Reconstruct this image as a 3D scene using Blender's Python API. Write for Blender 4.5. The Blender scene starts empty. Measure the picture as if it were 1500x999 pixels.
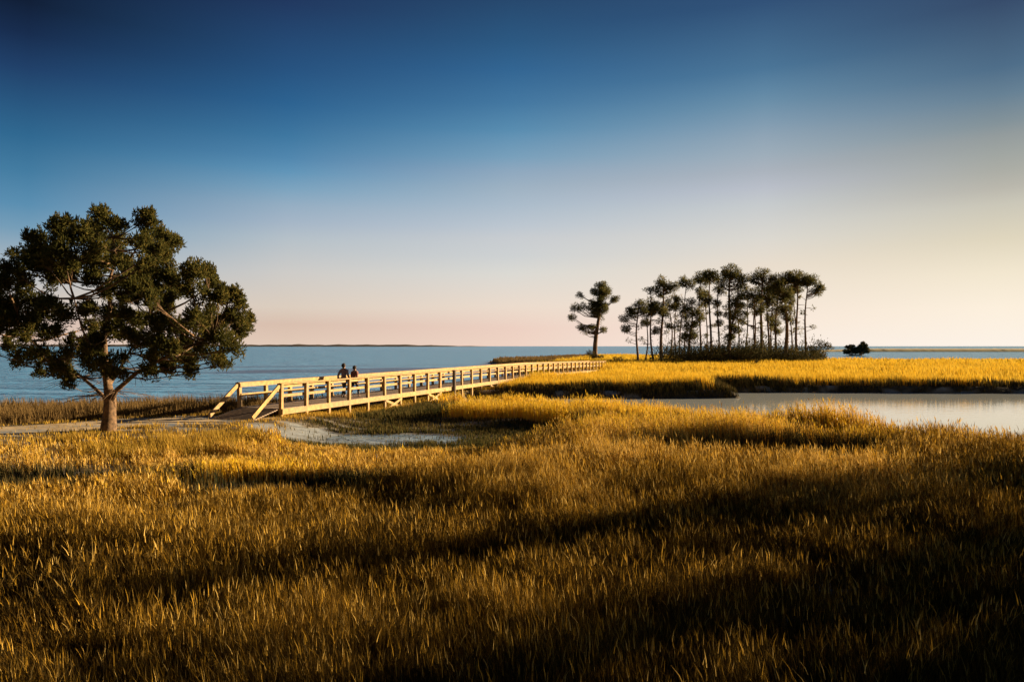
import bpy, bmesh, math, random
import numpy as np
from mathutils import Vector, Matrix, noise as mnoise

R = math.radians
random.seed(11)
rng = np.random.default_rng(7)
scene = bpy.context.scene
C = scene.collection

# ------------------------------------------------------------------ camera
CAM_H = 3.0
WATER = -0.70
F = 1000.0          # focal length in photo pixels (24 mm on 36 mm, 1500 px wide)
HOR = 507.0         # horizon row in the photo


def at(px, D, py=None, z=None):
    """photo pixel column (and row) at depth D -> world point"""
    x = (px - 750.0) / F * D
    if z is None:
        z = CAM_H + (HOR - py) / F * D
    return Vector((x, D, z))


cam = bpy.data.cameras.new('camera')
cam.lens = 24.0
cam.sensor_width = 36.0
cam.clip_start = 0.1
cam.clip_end = 30000
co = bpy.data.objects.new('camera', cam)
co.location = (0, 0, CAM_H)
co.rotation_euler = (R(90) + math.atan(7.5 / F), 0, 0)
C.objects.link(co)
scene.camera = co


# ------------------------------------------------------------------ tagging
def tag(o, label=None, cat=None, group=None, kind=None):
    if label: o['label'] = label
    if cat: o['category'] = cat
    if group: o['group'] = group
    if kind: o['kind'] = kind
    return o


def empty(name, loc=(0, 0, 0)):
    o = bpy.data.objects.new(name, None)
    o.empty_display_size = 0.3
    o.location = loc
    C.objects.link(o)
    return o


def mesh_np(name, verts, faces, mat, parent=None, attrs=None, smooth=False, loc=None):
    """verts (N,3); faces (M,k) with constant k; attrs: {name: (N,)} point floats"""
    verts = np.asarray(verts, dtype=np.float32)
    faces = np.asarray(faces, dtype=np.int32)
    k = faces.shape[1]
    me = bpy.data.meshes.new(name)
    me.vertices.add(len(verts))
    me.vertices.foreach_set('co', verts.ravel())
    me.loops.add(faces.size)
    me.loops.foreach_set('vertex_index', faces.ravel())
    me.polygons.add(len(faces))
    me.polygons.foreach_set('loop_start', np.arange(0, faces.size, k, dtype=np.int32))
    if smooth:
        me.polygons.foreach_set('use_smooth', np.ones(len(faces), dtype=bool))
    if attrs:
        for a, v in attrs.items():
            at_ = me.attributes.new(a, 'FLOAT', 'POINT')
            at_.data.foreach_set('value', np.asarray(v, dtype=np.float32))
    me.update(calc_edges=True)
    me.materials.append(mat)
    o = bpy.data.objects.new(name, me)
    C.objects.link(o)
    if parent: o.parent = parent
    if loc is not None: o.location = loc
    return o


class MB:
    """collects boxes, bars and tubes that become one mesh"""
    def __init__(self):
        self.v, self.f = [], []

    def hexa(self, c8):
        b = len(self.v)
        self.v += [tuple(p) for p in c8]
        for q in ((0, 3, 2, 1), (4, 5, 6, 7), (0, 1, 5, 4), (1, 2, 6, 5), (2, 3, 7, 6), (3, 0, 4, 7)):
            self.f.append(tuple(b + i for i in q))

    def box(self, c, sx, sy, sz, ax=Vector((1, 0, 0)), ay=Vector((0, 1, 0)), az=Vector((0, 0, 1))):
        c = Vector(c)
        p = []
        for dz in (-.5, .5):
            for dx, dy in ((-.5, -.5), (.5, -.5), (.5, .5), (-.5, .5)):
                p.append(c + ax * sx * dx + ay * sy * dy + az * sz * dz)
        self.hexa(p)

    def bar(self, a, b, w, h, up=Vector((0, 0, 1))):
        a, b = Vector(a), Vector(b)
        d = (b - a)
        L = d.length
        d.normalize()
        s = d.cross(up).normalized()
        u = s.cross(d).normalized()
        self.box((a + b) / 2, L, w, h, d, s, u)

    def tube(self, pts, radii, n=8, cap=True):
        pts = [Vector(p) for p in pts]
        b = len(self.v)
        ref = Vector((0.13, 0.97, 0.2))
        for i, p in enumerate(pts):
            t = (pts[min(i + 1, len(pts) - 1)] - pts[max(i - 1, 0)])
            if t.length < 1e-6: t = Vector((0, 0, 1))
            t.normalize()
            s = t.cross(ref)
            if s.length < 1e-3: s = t.cross(Vector((1, 0, 0)))
            s.normalize()
            u = s.cross(t)
            for k in range(n):
                a = 2 * math.pi * k / n
                self.v.append(tuple(p + (s * math.cos(a) + u * math.sin(a)) * radii[i]))
        for i in range(len(pts) - 1):
            for k in range(n):
                k2 = (k + 1) % n
                self.f.append((b + i * n + k, b + i * n + k2, b + (i + 1) * n + k2, b + (i + 1) * n + k))
        if cap:
            self.f.append(tuple(b + (len(pts) - 1) * n + k for k in range(n)))

    def build(self, name, mat, parent=None, smooth=False, bevel=0):
        me = bpy.data.meshes.new(name)
        me.from_pydata(self.v, [], self.f)
        if smooth:
            me.polygons.foreach_set('use_smooth', np.ones(len(me.polygons), dtype=bool))
        me.materials.append(mat)
        me.update()
        o = bpy.data.objects.new(name, me)
        C.objects.link(o)
        if parent: o.parent = parent
        if bevel:
            m = o.modifiers.new('bevel', 'BEVEL')
            m.width = bevel
            m.segments = 1
        return o


# ------------------------------------------------------------------ materials
def s2l(c):
    r = []
    for v in c[:3]:
        v = v / 255.0
        r.append(v / 12.92 if v <= 0.04045 else ((v + 0.055) / 1.055) ** 2.4)
    return (r[0], r[1], r[2], 1.0)


def newmat(name):
    m = bpy.data.materials.new(name)
    m.use_nodes = True
    nt = m.node_tree
    nt.nodes.clear()
    out = nt.nodes.new('ShaderNodeOutputMaterial')
    return m, nt, out


def N(nt, t, **kw):
    n = nt.nodes.new(t)
    for k, v in kw.items():
        setattr(n, k, v)
    return n


def ramp(nt, stops, interp='LINEAR'):
    r = nt.nodes.new('ShaderNodeValToRGB')
    cr = r.color_ramp
    cr.interpolation = interp
    while len(cr.elements) > 1:
        cr.elements.remove(cr.elements[-1])
    for i, (p, c) in enumerate(stops):
        e = cr.elements[0] if i == 0 else cr.elements.new(p)
        e.position = p
        e.color = (c[0], c[1], c[2], 1)
    return r


def leaf_mat(name, stops, trans=0.4, attr='tint', patch=None, rough=0.6, patch_scale=0.25):
    """thin leaves or blades: diffuse + translucent; the hue of each leaf comes from its own tint value"""
    m, nt, out = newmat(name)
    a = N(nt, 'ShaderNodeAttribute', attribute_name=attr)
    r = ramp(nt, stops)
    nt.links.new(a.outputs['Fac'], r.inputs[0])
    col = r.outputs[0]
    if patch:
        g = N(nt, 'ShaderNodeNewGeometry')
        no = N(nt, 'ShaderNodeTexNoise')
        no.inputs['Scale'].default_value = patch_scale
        no.inputs['Detail'].default_value = 3
        nt.links.new(g.outputs['Position'], no.inputs['Vector'])
        mr = N(nt, 'ShaderNodeMapRange')
        mr.inputs[1].default_value = .42
        mr.inputs[2].default_value = .62
        nt.links.new(no.outputs[0], mr.inputs[0])
        mx = N(nt, 'ShaderNodeMix', data_type='RGBA', blend_type='MULTIPLY')
        nt.links.new(mr.outputs[0], mx.inputs[0])
        nt.links.new(col, mx.inputs[6])
        mx.inputs[7].default_value = (*patch, 1)
        col = mx.outputs[2]
    d = N(nt, 'ShaderNodeBsdfDiffuse')
    t = N(nt, 'ShaderNodeBsdfTranslucent')
    ms = N(nt, 'ShaderNodeMixShader')
    ms.inputs[0].default_value = trans
    nt.links.new(col, d.inputs[0])
    nt.links.new(col, t.inputs[0])
    nt.links.new(d.outputs[0], ms.inputs[1])
    nt.links.new(t.outputs[0], ms.inputs[2])
    nt.links.new(ms.outputs[0], out.inputs[0])
    return m


def wood_mat(name, c1, c2, scale=6, rough=.8, grey=0):
    m, nt, out = newmat(name)
    tc = N(nt, 'ShaderNodeTexCoord')
    no = N(nt, 'ShaderNodeTexNoise')
    no.inputs['Scale'].default_value = scale
    no.inputs['Detail'].default_value = 6
    nt.links.new(tc.outputs['Object'], no.inputs['Vector'])
    r = ramp(nt, [(.3, c1), (.7, c2)])
    nt.links.new(no.outputs[0], r.inputs[0])
    p = N(nt, 'ShaderNodeBsdfPrincipled')
    p.inputs['Roughness'].default_value = rough
    col = r.outputs[0]
    if grey:
        # boards weathered silver grey in long blotches
        n2 = N(nt, 'ShaderNodeTexNoise')
        n2.inputs['Scale'].default_value = .9
        n2.inputs['Detail'].default_value = 5
        nt.links.new(tc.outputs['Object'], n2.inputs['Vector'])
        g2 = ramp(nt, [(.42, (0, 0, 0)), (.62, (1, 1, 1))])
        nt.links.new(n2.outputs[0], g2.inputs[0])
        gm = N(nt, 'ShaderNodeMath', operation='MULTIPLY')
        gm.inputs[1].default_value = grey
        nt.links.new(g2.outputs[0], gm.inputs[0])
        mm = N(nt, 'ShaderNodeMix', data_type='RGBA')
        nt.links.new(gm.outputs[0], mm.inputs[0])
        nt.links.new(col, mm.inputs[6])
        mm.inputs[7].default_value = (.24, .20, .16, 1)
        col = mm.outputs[2]
    nt.links.new(col, p.inputs['Base Color'])
    b = N(nt, 'ShaderNodeBump')
    b.inputs['Strength'].default_value = .4
    b.inputs['Distance'].default_value = .02
    nt.links.new(no.outputs[0], b.inputs['Height'])
    nt.links.new(b.outputs[0], p.inputs['Normal'])
    nt.links.new(p.outputs[0], out.inputs[0])
    return m


def plain_mat(name, c, rough=.8):
    m, nt, out = newmat(name)
    tc = N(nt, 'ShaderNodeTexCoord')
    no = N(nt, 'ShaderNodeTexNoise')
    no.inputs['Scale'].default_value = 14
    nt.links.new(tc.outputs['Object'], no.inputs['Vector'])
    r = ramp(nt, [(.2, [v * .75 for v in c]), (.8, [min(1, v * 1.2) for v in c])])
    nt.links.new(no.outputs[0], r.inputs[0])
    p = N(nt, 'ShaderNodeBsdfPrincipled')
    p.inputs['Roughness'].default_value = rough
    nt.links.new(r.outputs[0], p.inputs['Base Color'])
    nt.links.new(p.outputs[0], out.inputs[0])
    return m


M = {}
M['wood'] = wood_mat('pale_timber', (.30, .185, .065), (.58, .375, .135), grey=.35)
M['deckwood'] = wood_mat('deck_timber', (.20, .14, .10), (.36, .27, .19), grey=.6)
M['darkwood'] = wood_mat('dark_timber', (.045, .03, .02), (.09, .06, .04))
M['bark'] = wood_mat('cedar_bark', (.045, .03, .018), (.24, .145, .075), scale=9, rough=.95)
M['pinebark'] = wood_mat('pine_bark', (.09, .06, .045), (.22, .14, .10), scale=1.5, rough=.95)
GOLD = [(0, (.034, .025, .010)), (.3, (.075, .047, .013)), (.5, (.125, .076, .016)), (.7, (.25, .142, .021)), (.88, (.54, .315, .034)), (1, (.70, .49, .15))]
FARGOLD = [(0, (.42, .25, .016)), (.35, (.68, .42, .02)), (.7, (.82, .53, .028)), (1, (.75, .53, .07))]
GREEN = [(0, (.022, .030, .012)), (.5, (.038, .046, .017)), (.85, (.065, .066, .022)), (1, (.13, .10, .035))]
SHADE_RUSH = [(0, (.014, .017, .010)), (.6, (.030, .033, .016)), (.92, (.06, .055, .022)), (1, (.14, .10, .035))]  # near black plant colour standing in for shade on bank fronts and troughs
MIXED = [(0, (.08, .07, .018)), (.4, (.17, .13, .025)), (.75, (.33, .22, .03)), (1, (.5, .32, .06))]
BROWN = [(0, (.05, .035, .02)), (.5, (.11, .075, .035)), (1, (.2, .13, .05))]
M['grass'] = leaf_mat('cordgrass_gold', GOLD, .27)
M['fargrass'] = leaf_mat('cordgrass_far', FARGOLD, .26)
M['lowgreen'] = leaf_mat('low_green', GREEN, .3)
M['shade_rush'] = leaf_mat('shade_rush_blades', SHADE_RUSH, .15)
M['mixed'] = leaf_mat('turf_mixed', MIXED, .35)
M['reed'] = leaf_mat('reed_brown', BROWN, .3)
M['cedar'] = leaf_mat('cedar_foliage', [(0, (.055, .060, .020)), (.6, (.105, .105, .032)), (.9, (.18, .155, .042)), (1, (.26, .20, .055))], .55)
M['pine'] = leaf_mat('pine_needles', [(0, (.06, .07, .03)), (.7, (.14, .135, .05)), (1, (.27, .215, .07))], .55)
M['shrub'] = leaf_mat('shrub_leaves', [(0, (.045, .046, .024)), (.7, (.09, .086, .04)), (1, (.18, .14, .06))], .3)


# ------------------------------------------------------------------ noise
def vnoise(x, y, seed=0):
    xi = np.floor(x).astype(np.int64)
    yi = np.floor(y).astype(np.int64)
    fx, fy = x - xi, y - yi
    fx = fx * fx * (3 - 2 * fx)
    fy = fy * fy * (3 - 2 * fy)

    def h(a, b):
        n = (a * 374761393 + b * 668265263 + seed * 974634777) & 0x7fffffff
        n = ((n ^ (n >> 13)) * 1274126177) & 0x7fffffff
        n = n ^ (n >> 16)
        return (n & 0xffff) / 65535.0
    return (h(xi, yi) * (1 - fx) + h(xi + 1, yi) * fx) * (1 - fy) + (h(xi, yi + 1) * (1 - fx) + h(xi + 1, yi + 1) * fx) * fy


def fbm(x, y, seed=0, oct=3):
    s, a, t = 0, 1.0, 0
    for o in range(oct):
        s = s + a * vnoise(x * 2 ** o, y * 2 ** o, seed + o)
        t += a
        a *= .5
    return s / t


def sstep(a, b, x):
    t = np.clip((x - a) / (b - a), 0, 1)
    return t * t * (3 - 2 * t)


# ------------------------------------------------------------------ lie of the land
LAND = [(-400, -60), (-400, 30), (-60, 33), (-28, 35.5), (-16, 37), (-11.5, 39), (-7.5, 46), (-2.2, 58), (1.5, 66), (1.5, 80), (-1, 110),
        (-5, 150), (-4.5, 166), (-2, 176), (8, 195), (20, 235), (42, 246), (58, 205), (66, 165), (76, 150), (130, 152), (200, 150), (330, 150), (330, -60)]
POND = [(-4.5, 42), (-1, 38.5), (4, 36), (7.5, 33.2), (9.2, 30.6), (10.6, 29.9), (13.2, 29.4), (14.6, 27.6), (14.6, 24.6), (16.5, 22.6), (22, 22.0), (28, 22.2), (40, 22), (90, 21),
        (90, 49), (60, 52), (40, 53.5), (27, 54.5), (17.3, 54), (16.6, 52), (16.3, 48.5), (13, 48.2), (6, 48.8), (1, 48.5), (-3, 48.8)]
PATH = [(-60, 15), (-30, 20.6), (-24, 22.2), (-18.5, 23.9), (-14.8, 27.0), (-11.4, 28.4)]


TROUGHS = [(-5.2, 16.0, 2.4, 1.2), (-12.0, 17.0, 3.4, 1.4), (5.6, 27.8, 3.6, 1.7), (7.4, 20.4, 3.8, 2.0), (11.2, 24.6, 1.1, 1.7), (10.5, 27.0, .9, 1.2)]
MOUNDS = [(13.6, 88.5, 3.0, .5), (12.6, 84.0, 2.0, .3), (-7.2, 18.0, 1.3, .45), (4.6, 27.4, 2.0, .40), (3.8, 23.2, 1.6, .25), (12.2, 27.2, 1.5, .45), (6.2, 30.3, 2.8, -.12), (2.6, 31.5, 2.2, -.05), (-4.2, 33.4, 1.4, .12), (-1.2, 32.4, 1.6, .08),
          (7.6, 24.0, 3.0, .22), (16.0, 49.5, 1.2, .2)]


def psd(px, py, poly):
    """signed distance to a polygon, positive inside"""
    d = np.full(px.shape, 1e18)
    ins = np.zeros(px.shape, dtype=bool)
    n = len(poly)
    for i in range(n):
        ax, ay = poly[i]
        bx, by = poly[(i + 1) % n]
        ex, ey = bx - ax, by - ay
        t = np.clip(((px - ax) * ex + (py - ay) * ey) / (ex * ex + ey * ey), 0, 1)
        dx, dy = px - ax - t * ex, py - ay - t * ey
        d = np.minimum(d, dx * dx + dy * dy)
        if ay != by:
            c = ((ay > py) != (by > py)) & (px < (bx - ax) * (py - ay) / (by - ay) + ax)
            ins ^= c
    d = np.sqrt(d)
    return np.where(ins, d, -d)


def pdist(px, py, line):
    d = np.full(px.shape, 1e18)
    for (ax, ay), (bx, by) in zip(line[:-1], line[1:]):
        ex, ey = bx - ax, by - ay
        t = np.clip(((px - ax) * ex + (py - ay) * ey) / (ex * ex + ey * ey), 0, 1)
        d = np.minimum(d, (px - ax - t * ex) ** 2 + (py - ay - t * ey) ** 2)
    return np.sqrt(d)


# boardwalk axis
BW0 = Vector((-9.8, 29.0))
BWD = Vector((.341, .940)).normalized()
BWP = Vector((-BWD.y, BWD.x))          # towards the sea side
BAY = 1.7
NB = 22
BW_W = 2.2


def land_s(x, y):
    w = .35 * (fbm(x * .6, y * .6, 5) - .5) * 2
    w = w + np.where(y > 46, .9, .0) * (fbm(x * .35, y * .35, 15) - .5) + np.where(y > 46, .5, .0) * (fbm(x * 1.5, y * 1.5, 16) - .5)
    return np.minimum(psd(x, y, LAND), -psd(x, y, POND)) + w * np.clip(np.hypot(x, y) / 60, .7, 3)


def terrain(x, y):
    s = land_s(x, y)
    D = np.hypot(x, y)
    level = np.where(D < 14, -.58, -.42) * 0 + (-.42 - .18 * (1 - sstep(8, 20, D)))
    level = level + .10 * (fbm(x * .25, y * .25, 21) - .5)
    level = level + .22 * sstep(45, 49, y) * (1 - sstep(120, 200, y))
    dp = pdist(x, y, PATH)
    up = 1 - sstep(1.6, 6.5, dp)
    level = level * (1 - up) + up * (0.0 + .05 * (fbm(x, y, 3) - .5))
    # hollow beside the boardwalk
    e = np.hypot((x + 3.0) / 6.3, (y - 26.8) / 5.4)
    hol = 1 - sstep(.55, 1.1, e)
    level = level * (1 - hol) + hol * (-.60 + .04 * (fbm(x * 1.5, y * 1.5, 9) - .5))
    wet = 1 - sstep(.7, 1.0, np.hypot((x + 6.0) / 4.7, (y - 26.4) / 1.8))
    level = level - .05 * wet
    for mx, my, rx, ry in TROUGHS:
        level = level - .2 * (1 - sstep(.4, 1.1, np.hypot((x - mx) / rx, (y - my) / ry)))
    level = np.maximum(level, -.67)
    z = np.where(s > 0, WATER + sstep(0, np.where(y > 44, .55, 1.1), s) * (level - WATER), WATER + np.maximum(s, -4) * .35)
    far = sstep(250, 600, D)
    return z * (1 - far) + far * (-3.0), s, dp, e


def sand_mask(x, y, dp, e):
    n = fbm(x * .9, y * .9, 31)
    path = 1 - sstep(1.25, 1.9, dp + (n - .5) * 1.2)
    patch = 1 - sstep(.78, 1.0, np.hypot((x + 6.1) / 4.6, (y - 26.4) / 1.8) + (n - .5) * .9) * sstep(.22, .5, fbm(x * .7, y * 2.8, 33))
    scr = (1 - sstep(.7, 1.0, np.hypot((x + 13.2) / 3.4, (y - 19.6) / 1.2) + (n - .5) * .9)) * .8
    return np.clip(np.maximum(np.maximum(path, patch), scr), 0, 1), path, patch


def grass_height(x, y, s, dp, e):
    """metres of vegetation and its kind: 0 cordgrass, 1 low green, 2 turf by the path, 3 reeds by the sea"""
    D = np.hypot(x, y)
    H = .82 * (.62 + .76 * fbm(x * .45, y * .45, 41))
    H = np.where(y > 47, .98 * (.45 + .85 * fbm(x * .12, y * .12, 43)) * (.8 + .4 * fbm(x * .5, y * .5, 44)), H)
    for mx, my, r, a in MOUNDS:
        H = H + a * np.exp(-((x - mx) ** 2 + (y - my) ** 2) / (2 * (r * .6) ** 2))
    for mx, my, rx, ry, k_ in ((-4.8, 20.6, 6.0, 4.6, .66), (-13.0, 19.6, 7.0, 3.8, .62), (-10.5, 14.4, 5.2, 3.0, .5), (-4.4, 13.4, 3.4, 2.4, .42)):
        q = 1 - sstep(.6, 1.15, np.hypot((x - mx) / rx, (y - my) / ry))
        H = H * (1 - k_ * q)
    H = H * (1 - .16 * (1 - sstep(11, 16, D)))
    kind = np.zeros(x.shape, dtype=np.int8)
    # troughs filled with near black plants, shade put into their colour
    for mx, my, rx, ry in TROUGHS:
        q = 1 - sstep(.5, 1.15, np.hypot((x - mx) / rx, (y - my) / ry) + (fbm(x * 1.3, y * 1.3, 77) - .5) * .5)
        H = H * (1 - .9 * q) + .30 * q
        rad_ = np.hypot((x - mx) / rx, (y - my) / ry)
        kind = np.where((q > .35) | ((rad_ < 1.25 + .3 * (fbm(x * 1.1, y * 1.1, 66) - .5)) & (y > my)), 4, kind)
    turf = (dp < 5.2) | ((kind != 4) & (x < -7.5) & (dp < 8.5) & (fbm(x * .6, y * .6, 54) > .45))
    turf &= ~((kind == 4) & (dp > 3.2))
    nn = fbm(x * .8, y * .8, 52)
    H = np.where(turf, .13 + .42 * sstep(2.4, 5.2, dp) * nn * 1.3, H)
    kind = np.where(turf & (nn + .08 * (5.2 - dp) > .45), 2, kind)
    low = e < .98 + (nn - .5) * .25
    H = np.where(low, .10 + .16 * nn, H)
    kind = np.where(low, 1, kind)
    # strip under and beside the boardwalk
    rx, ry = x - BW0.x, y - BW0.y
    t = rx * BWD.x + ry * BWD.y
    p = rx * BWP.x + ry * BWP.y
    bw = (t > -2) & (t < 60) & (p > -1.0 - 2.6 * sstep(34, 42, t) * (1 - sstep(54, 62, t))) & (p < 3.2)
    H = np.where(bw, np.minimum(H, .22), H)
    kind = np.where(bw & (kind == 0), 2, kind)
    bw2 = (t > -2) & (t < 12) & (p > -5.0) & (p <= -1.0) & (kind == 0)
    H = np.where(bw2, np.minimum(H, .32), H)
    kind = np.where(bw2, 1, kind)
    reed = (x < -11.6 + (y - 31) * .2) & (y > 25) & (dp > 2.0) & (y - 20 > -(x + 20) * .1)
    yb = np.interp(x, [-60, -24, -18.5, -14.8, -11], [15, 22.2, 23.9, 27.0, 29])
    reed = reed & (y > yb + 2.1)
    H = np.where(reed, .75 * (.65 + .7 * nn) * sstep(2.0, 3.0, dp) + .1, H)
    kind = np.where(reed, 3, kind)
    # shaded front of the cut bank, painted by near black plants
    shade_rush = (y > 46.5) & (y < 57.5) & (x > -4) & (kind == 0) & (s < 1.5 + 1.1 * (nn - .5) + .5 * (fbm(x * 2.3, y * 2.3, 88) - .5))
    kind = np.where(shade_rush, 4, kind)
    # bare shore
    H = H * np.where(y > 46, .35 + .65 * sstep(.2, 1.5, s + .8 * (nn - .5)), 1) * np.where(y > 46, sstep(.0, .2, s), sstep(.05, .45, s))
    return H, kind


# ------------------------------------------------------------------ terrain sheet
def axis(pts):
    out = []
    for a, b, st in pts:
        out.append(np.arange(a, b, st))
    return np.concatenate(out)


gx = axis([(-12000, -1000, 1100), (-1000, -200, 80), (-200, -60, 7), (-60, -24, 1), (-24, 30, .28), (30, 60, 1), (60, 220, 5), (220, 1000, 78), (1000, 12001, 1100)])
gy = axis([(-3000, -200, 400), (-200, -10, 12), (-10, 3, 1.5), (3, 62, .28), (62, 110, 1.2), (110, 260, 3), (260, 1000, 74), (1000, 16001, 1500)])
GX, GY = np.meshgrid(gx, gy)
tz, ts, tdp, te = terrain(GX.ravel(), GY.ravel())
behind = (GY.ravel() < 0)
tz = np.where(behind & (GY.ravel() < -60), -.6, tz)
sm, spath, spatch = sand_mask(GX.ravel(), GY.ravel(), tdp, te)
nx_, ny_ = len(gx), len(gy)
ii = (np.arange(ny_ - 1)[:, None] * nx_ + np.arange(nx_ - 1)[None, :]).ravel()
quads = np.stack([ii, ii + 1, ii + nx_ + 1, ii + nx_], 1)

m, nt, out = newmat('marsh_soil')
g = N(nt, 'ShaderNodeNewGeometry')
no = N(nt, 'ShaderNodeTexNoise')
no.inputs['Scale'].default_value = 3.0
no.inputs['Detail'].default_value = 8
nt.links.new(g.outputs['Position'], no.inputs['Vector'])
soil = ramp(nt, [(.3, (.035, .026, .015)), (.7, (.085, .062, .032))])
sand = ramp(nt, [(.3, (.40, .35, .28)), (.55, (.56, .50, .42)), (.8, (.64, .59, .51))])
nt.links.new(no.outputs[0], soil.inputs[0])
nt.links.new(no.outputs[0], sand.inputs[0])
a = N(nt, 'ShaderNodeAttribute', attribute_name='sand')
mx = N(nt, 'ShaderNodeMix', data_type='RGBA')
nt.links.new(a.outputs['Fac'], mx.inputs[0])
nt.links.new(soil.outputs[0], mx.inputs[6])
p = N(nt, 'ShaderNodeBsdfPrincipled')
aw = N(nt, 'ShaderNodeAttribute', attribute_name='wet')
rr_m = N(nt, 'ShaderNodeMapRange')
rr_m.inputs[3].default_value = .85
rr_m.inputs[4].default_value = .5
nt.links.new(aw.outputs['Fac'], rr_m.inputs[0])
nt.links.new(rr_m.outputs[0], p.inputs['Roughness'])
wm = N(nt, 'ShaderNodeMix', data_type='RGBA', blend_type='MULTIPLY')
wm.inputs[7].default_value = (1.0, .86, .62, 1)
inv = N(nt, 'ShaderNodeMath', operation='SUBTRACT')
inv.inputs[0].default_value = 1
nt.links.new(aw.outputs['Fac'], inv.inputs[1])
nt.links.new(inv.outputs[0], wm.inputs[0])
nt.links.new(sand.outputs[0], wm.inputs[6])
wg = N(nt, 'ShaderNodeMix', data_type='RGBA', blend_type='MULTIPLY')
wg.inputs[7].default_value = (.55, .68, .86, 1)  # blue skylight put into the colour of the wet sand
nt.links.new(aw.outputs['Fac'], wg.inputs[0])
nt.links.new(wm.outputs[2], wg.inputs[6])
nt.links.new(wg.outputs[2], mx.inputs[7])
b = N(nt, 'ShaderNodeBump')
b.inputs['Strength'].default_value = .6
b.inputs['Distance'].default_value = .03
nt.links.new(no.outputs[0], b.inputs['Height'])
nt.links.new(b.outputs[0], p.inputs['Normal'])
nt.links.new(mx.outputs[2], p.inputs['Base Color'])
nt.links.new(p.outputs[0], out.inputs[0])
tag(mesh_np('ground', np.stack([GX.ravel(), GY.ravel(), tz], 1), quads, m, attrs={'sand': sm, 'wet': spatch}, smooth=True), 'dark marsh soil with pale sandy path and sand patch', 'ground', kind='structure')


# ------------------------------------------------------------------ water
def water_mat(name, base, waves, rough, spec=.5, ior=1.33):
    """waves: list of (stretch x, stretch y, scale, height in metres)"""
    m, nt, out = newmat(name)
    g = N(nt, 'ShaderNodeNewGeometry')
    prev = None
    for sx, sy, sc, hgt in waves:
        mp = N(nt, 'ShaderNodeMapping')
        mp.inputs['Scale'].default_value = (sx, sy, 1)
        mp.inputs['Rotation'].default_value = (0, 0, R(14))
        nt.links.new(g.outputs['Position'], mp.inputs['Vector'])
        no = N(nt, 'ShaderNodeTexNoise')
        no.inputs['Scale'].default_value = sc
        no.inputs['Detail'].default_value = 4
        nt.links.new(mp.outputs[0], no.inputs['Vector'])
        b = N(nt, 'ShaderNodeBump')
        b.inputs['Strength'].default_value = 1
        b.inputs['Distance'].default_value = hgt
        nt.links.new(no.outputs[0], b.inputs['Height'])
        if prev is not None: nt.links.new(prev.outputs[0], b.inputs['Normal'])
        prev = b
    p = N(nt, 'ShaderNodeBsdfPrincipled')
    p.inputs['Base Color'].default_value = (*base, 1)
    p.inputs['Roughness'].default_value = rough
    p.inputs['IOR'].default_value = ior
    p.inputs['Specular IOR Level'].default_value = spec
    nt.links.new(prev.outputs[0], p.inputs['Normal'])
    nt.links.new(p.outputs[0], out.inputs[0])
    return m


M['sea'] = water_mat('choppy_sea', (.075, .31, .60), [(.35, 1, .35, 1.1), (.5, 1, 2.0, .16)], .25, .33)
M['pond'] = water_mat('calm_tidal_water', (.58, .64, .66), [(.5, 1, 2.5, .006), (.7, 1, 9.0, .002)], .06, .7, 1.75)
sea = mesh_np('sea', [(-14000, 20, WATER), (14000, 20, WATER), (14000, 18000, WATER), (-14000, 18000, WATER)], [(0, 1, 2, 3)], M['sea'])
tag(sea, 'wide blue open water with small ripples behind the marsh', 'sea', kind='structure')
pc = POND
pv = [(x, y, WATER + .006) for x, y in [(-6, 36), (3, 33), (8, 30), (13, 26), (14, 21.5), (18, 20.5), (95, 19), (95, 56), (15, 56), (14, 50), (-6, 50)]]
me = bpy.data.meshes.new('tidal_pond')
me.from_pydata(pv, [], [tuple(range(len(pv)))])
me.materials.append(M['pond'])
po = bpy.data.objects.new('tidal_pond', me)
C.objects.link(po)
tag(po, 'calm pale tidal creek between two banks of golden grass', 'water', kind='structure')


M['pool'] = water_mat('rippled_shallow_water', (.26, .36, .45), [(.4, 1, 1.2, .25), (.6, 1, 5.0, .05)], .2, .4)
pv = [(-6.2 + 5.4 * math.cos(a * math.pi / 12), 26.4 + 2.3 * math.sin(a * math.pi / 12), -.612) for a in range(24)]
me = bpy.data.meshes.new('tidal_pool')
me.from_pydata(pv, [], [tuple(range(24))])
me.materials.append(M['pool'])
po = bpy.data.objects.new('tidal_pool', me)
C.objects.link(po)
tag(po, 'shallow blue pool in the hollow beside the boardwalk', 'pool', kind='structure')

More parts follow.
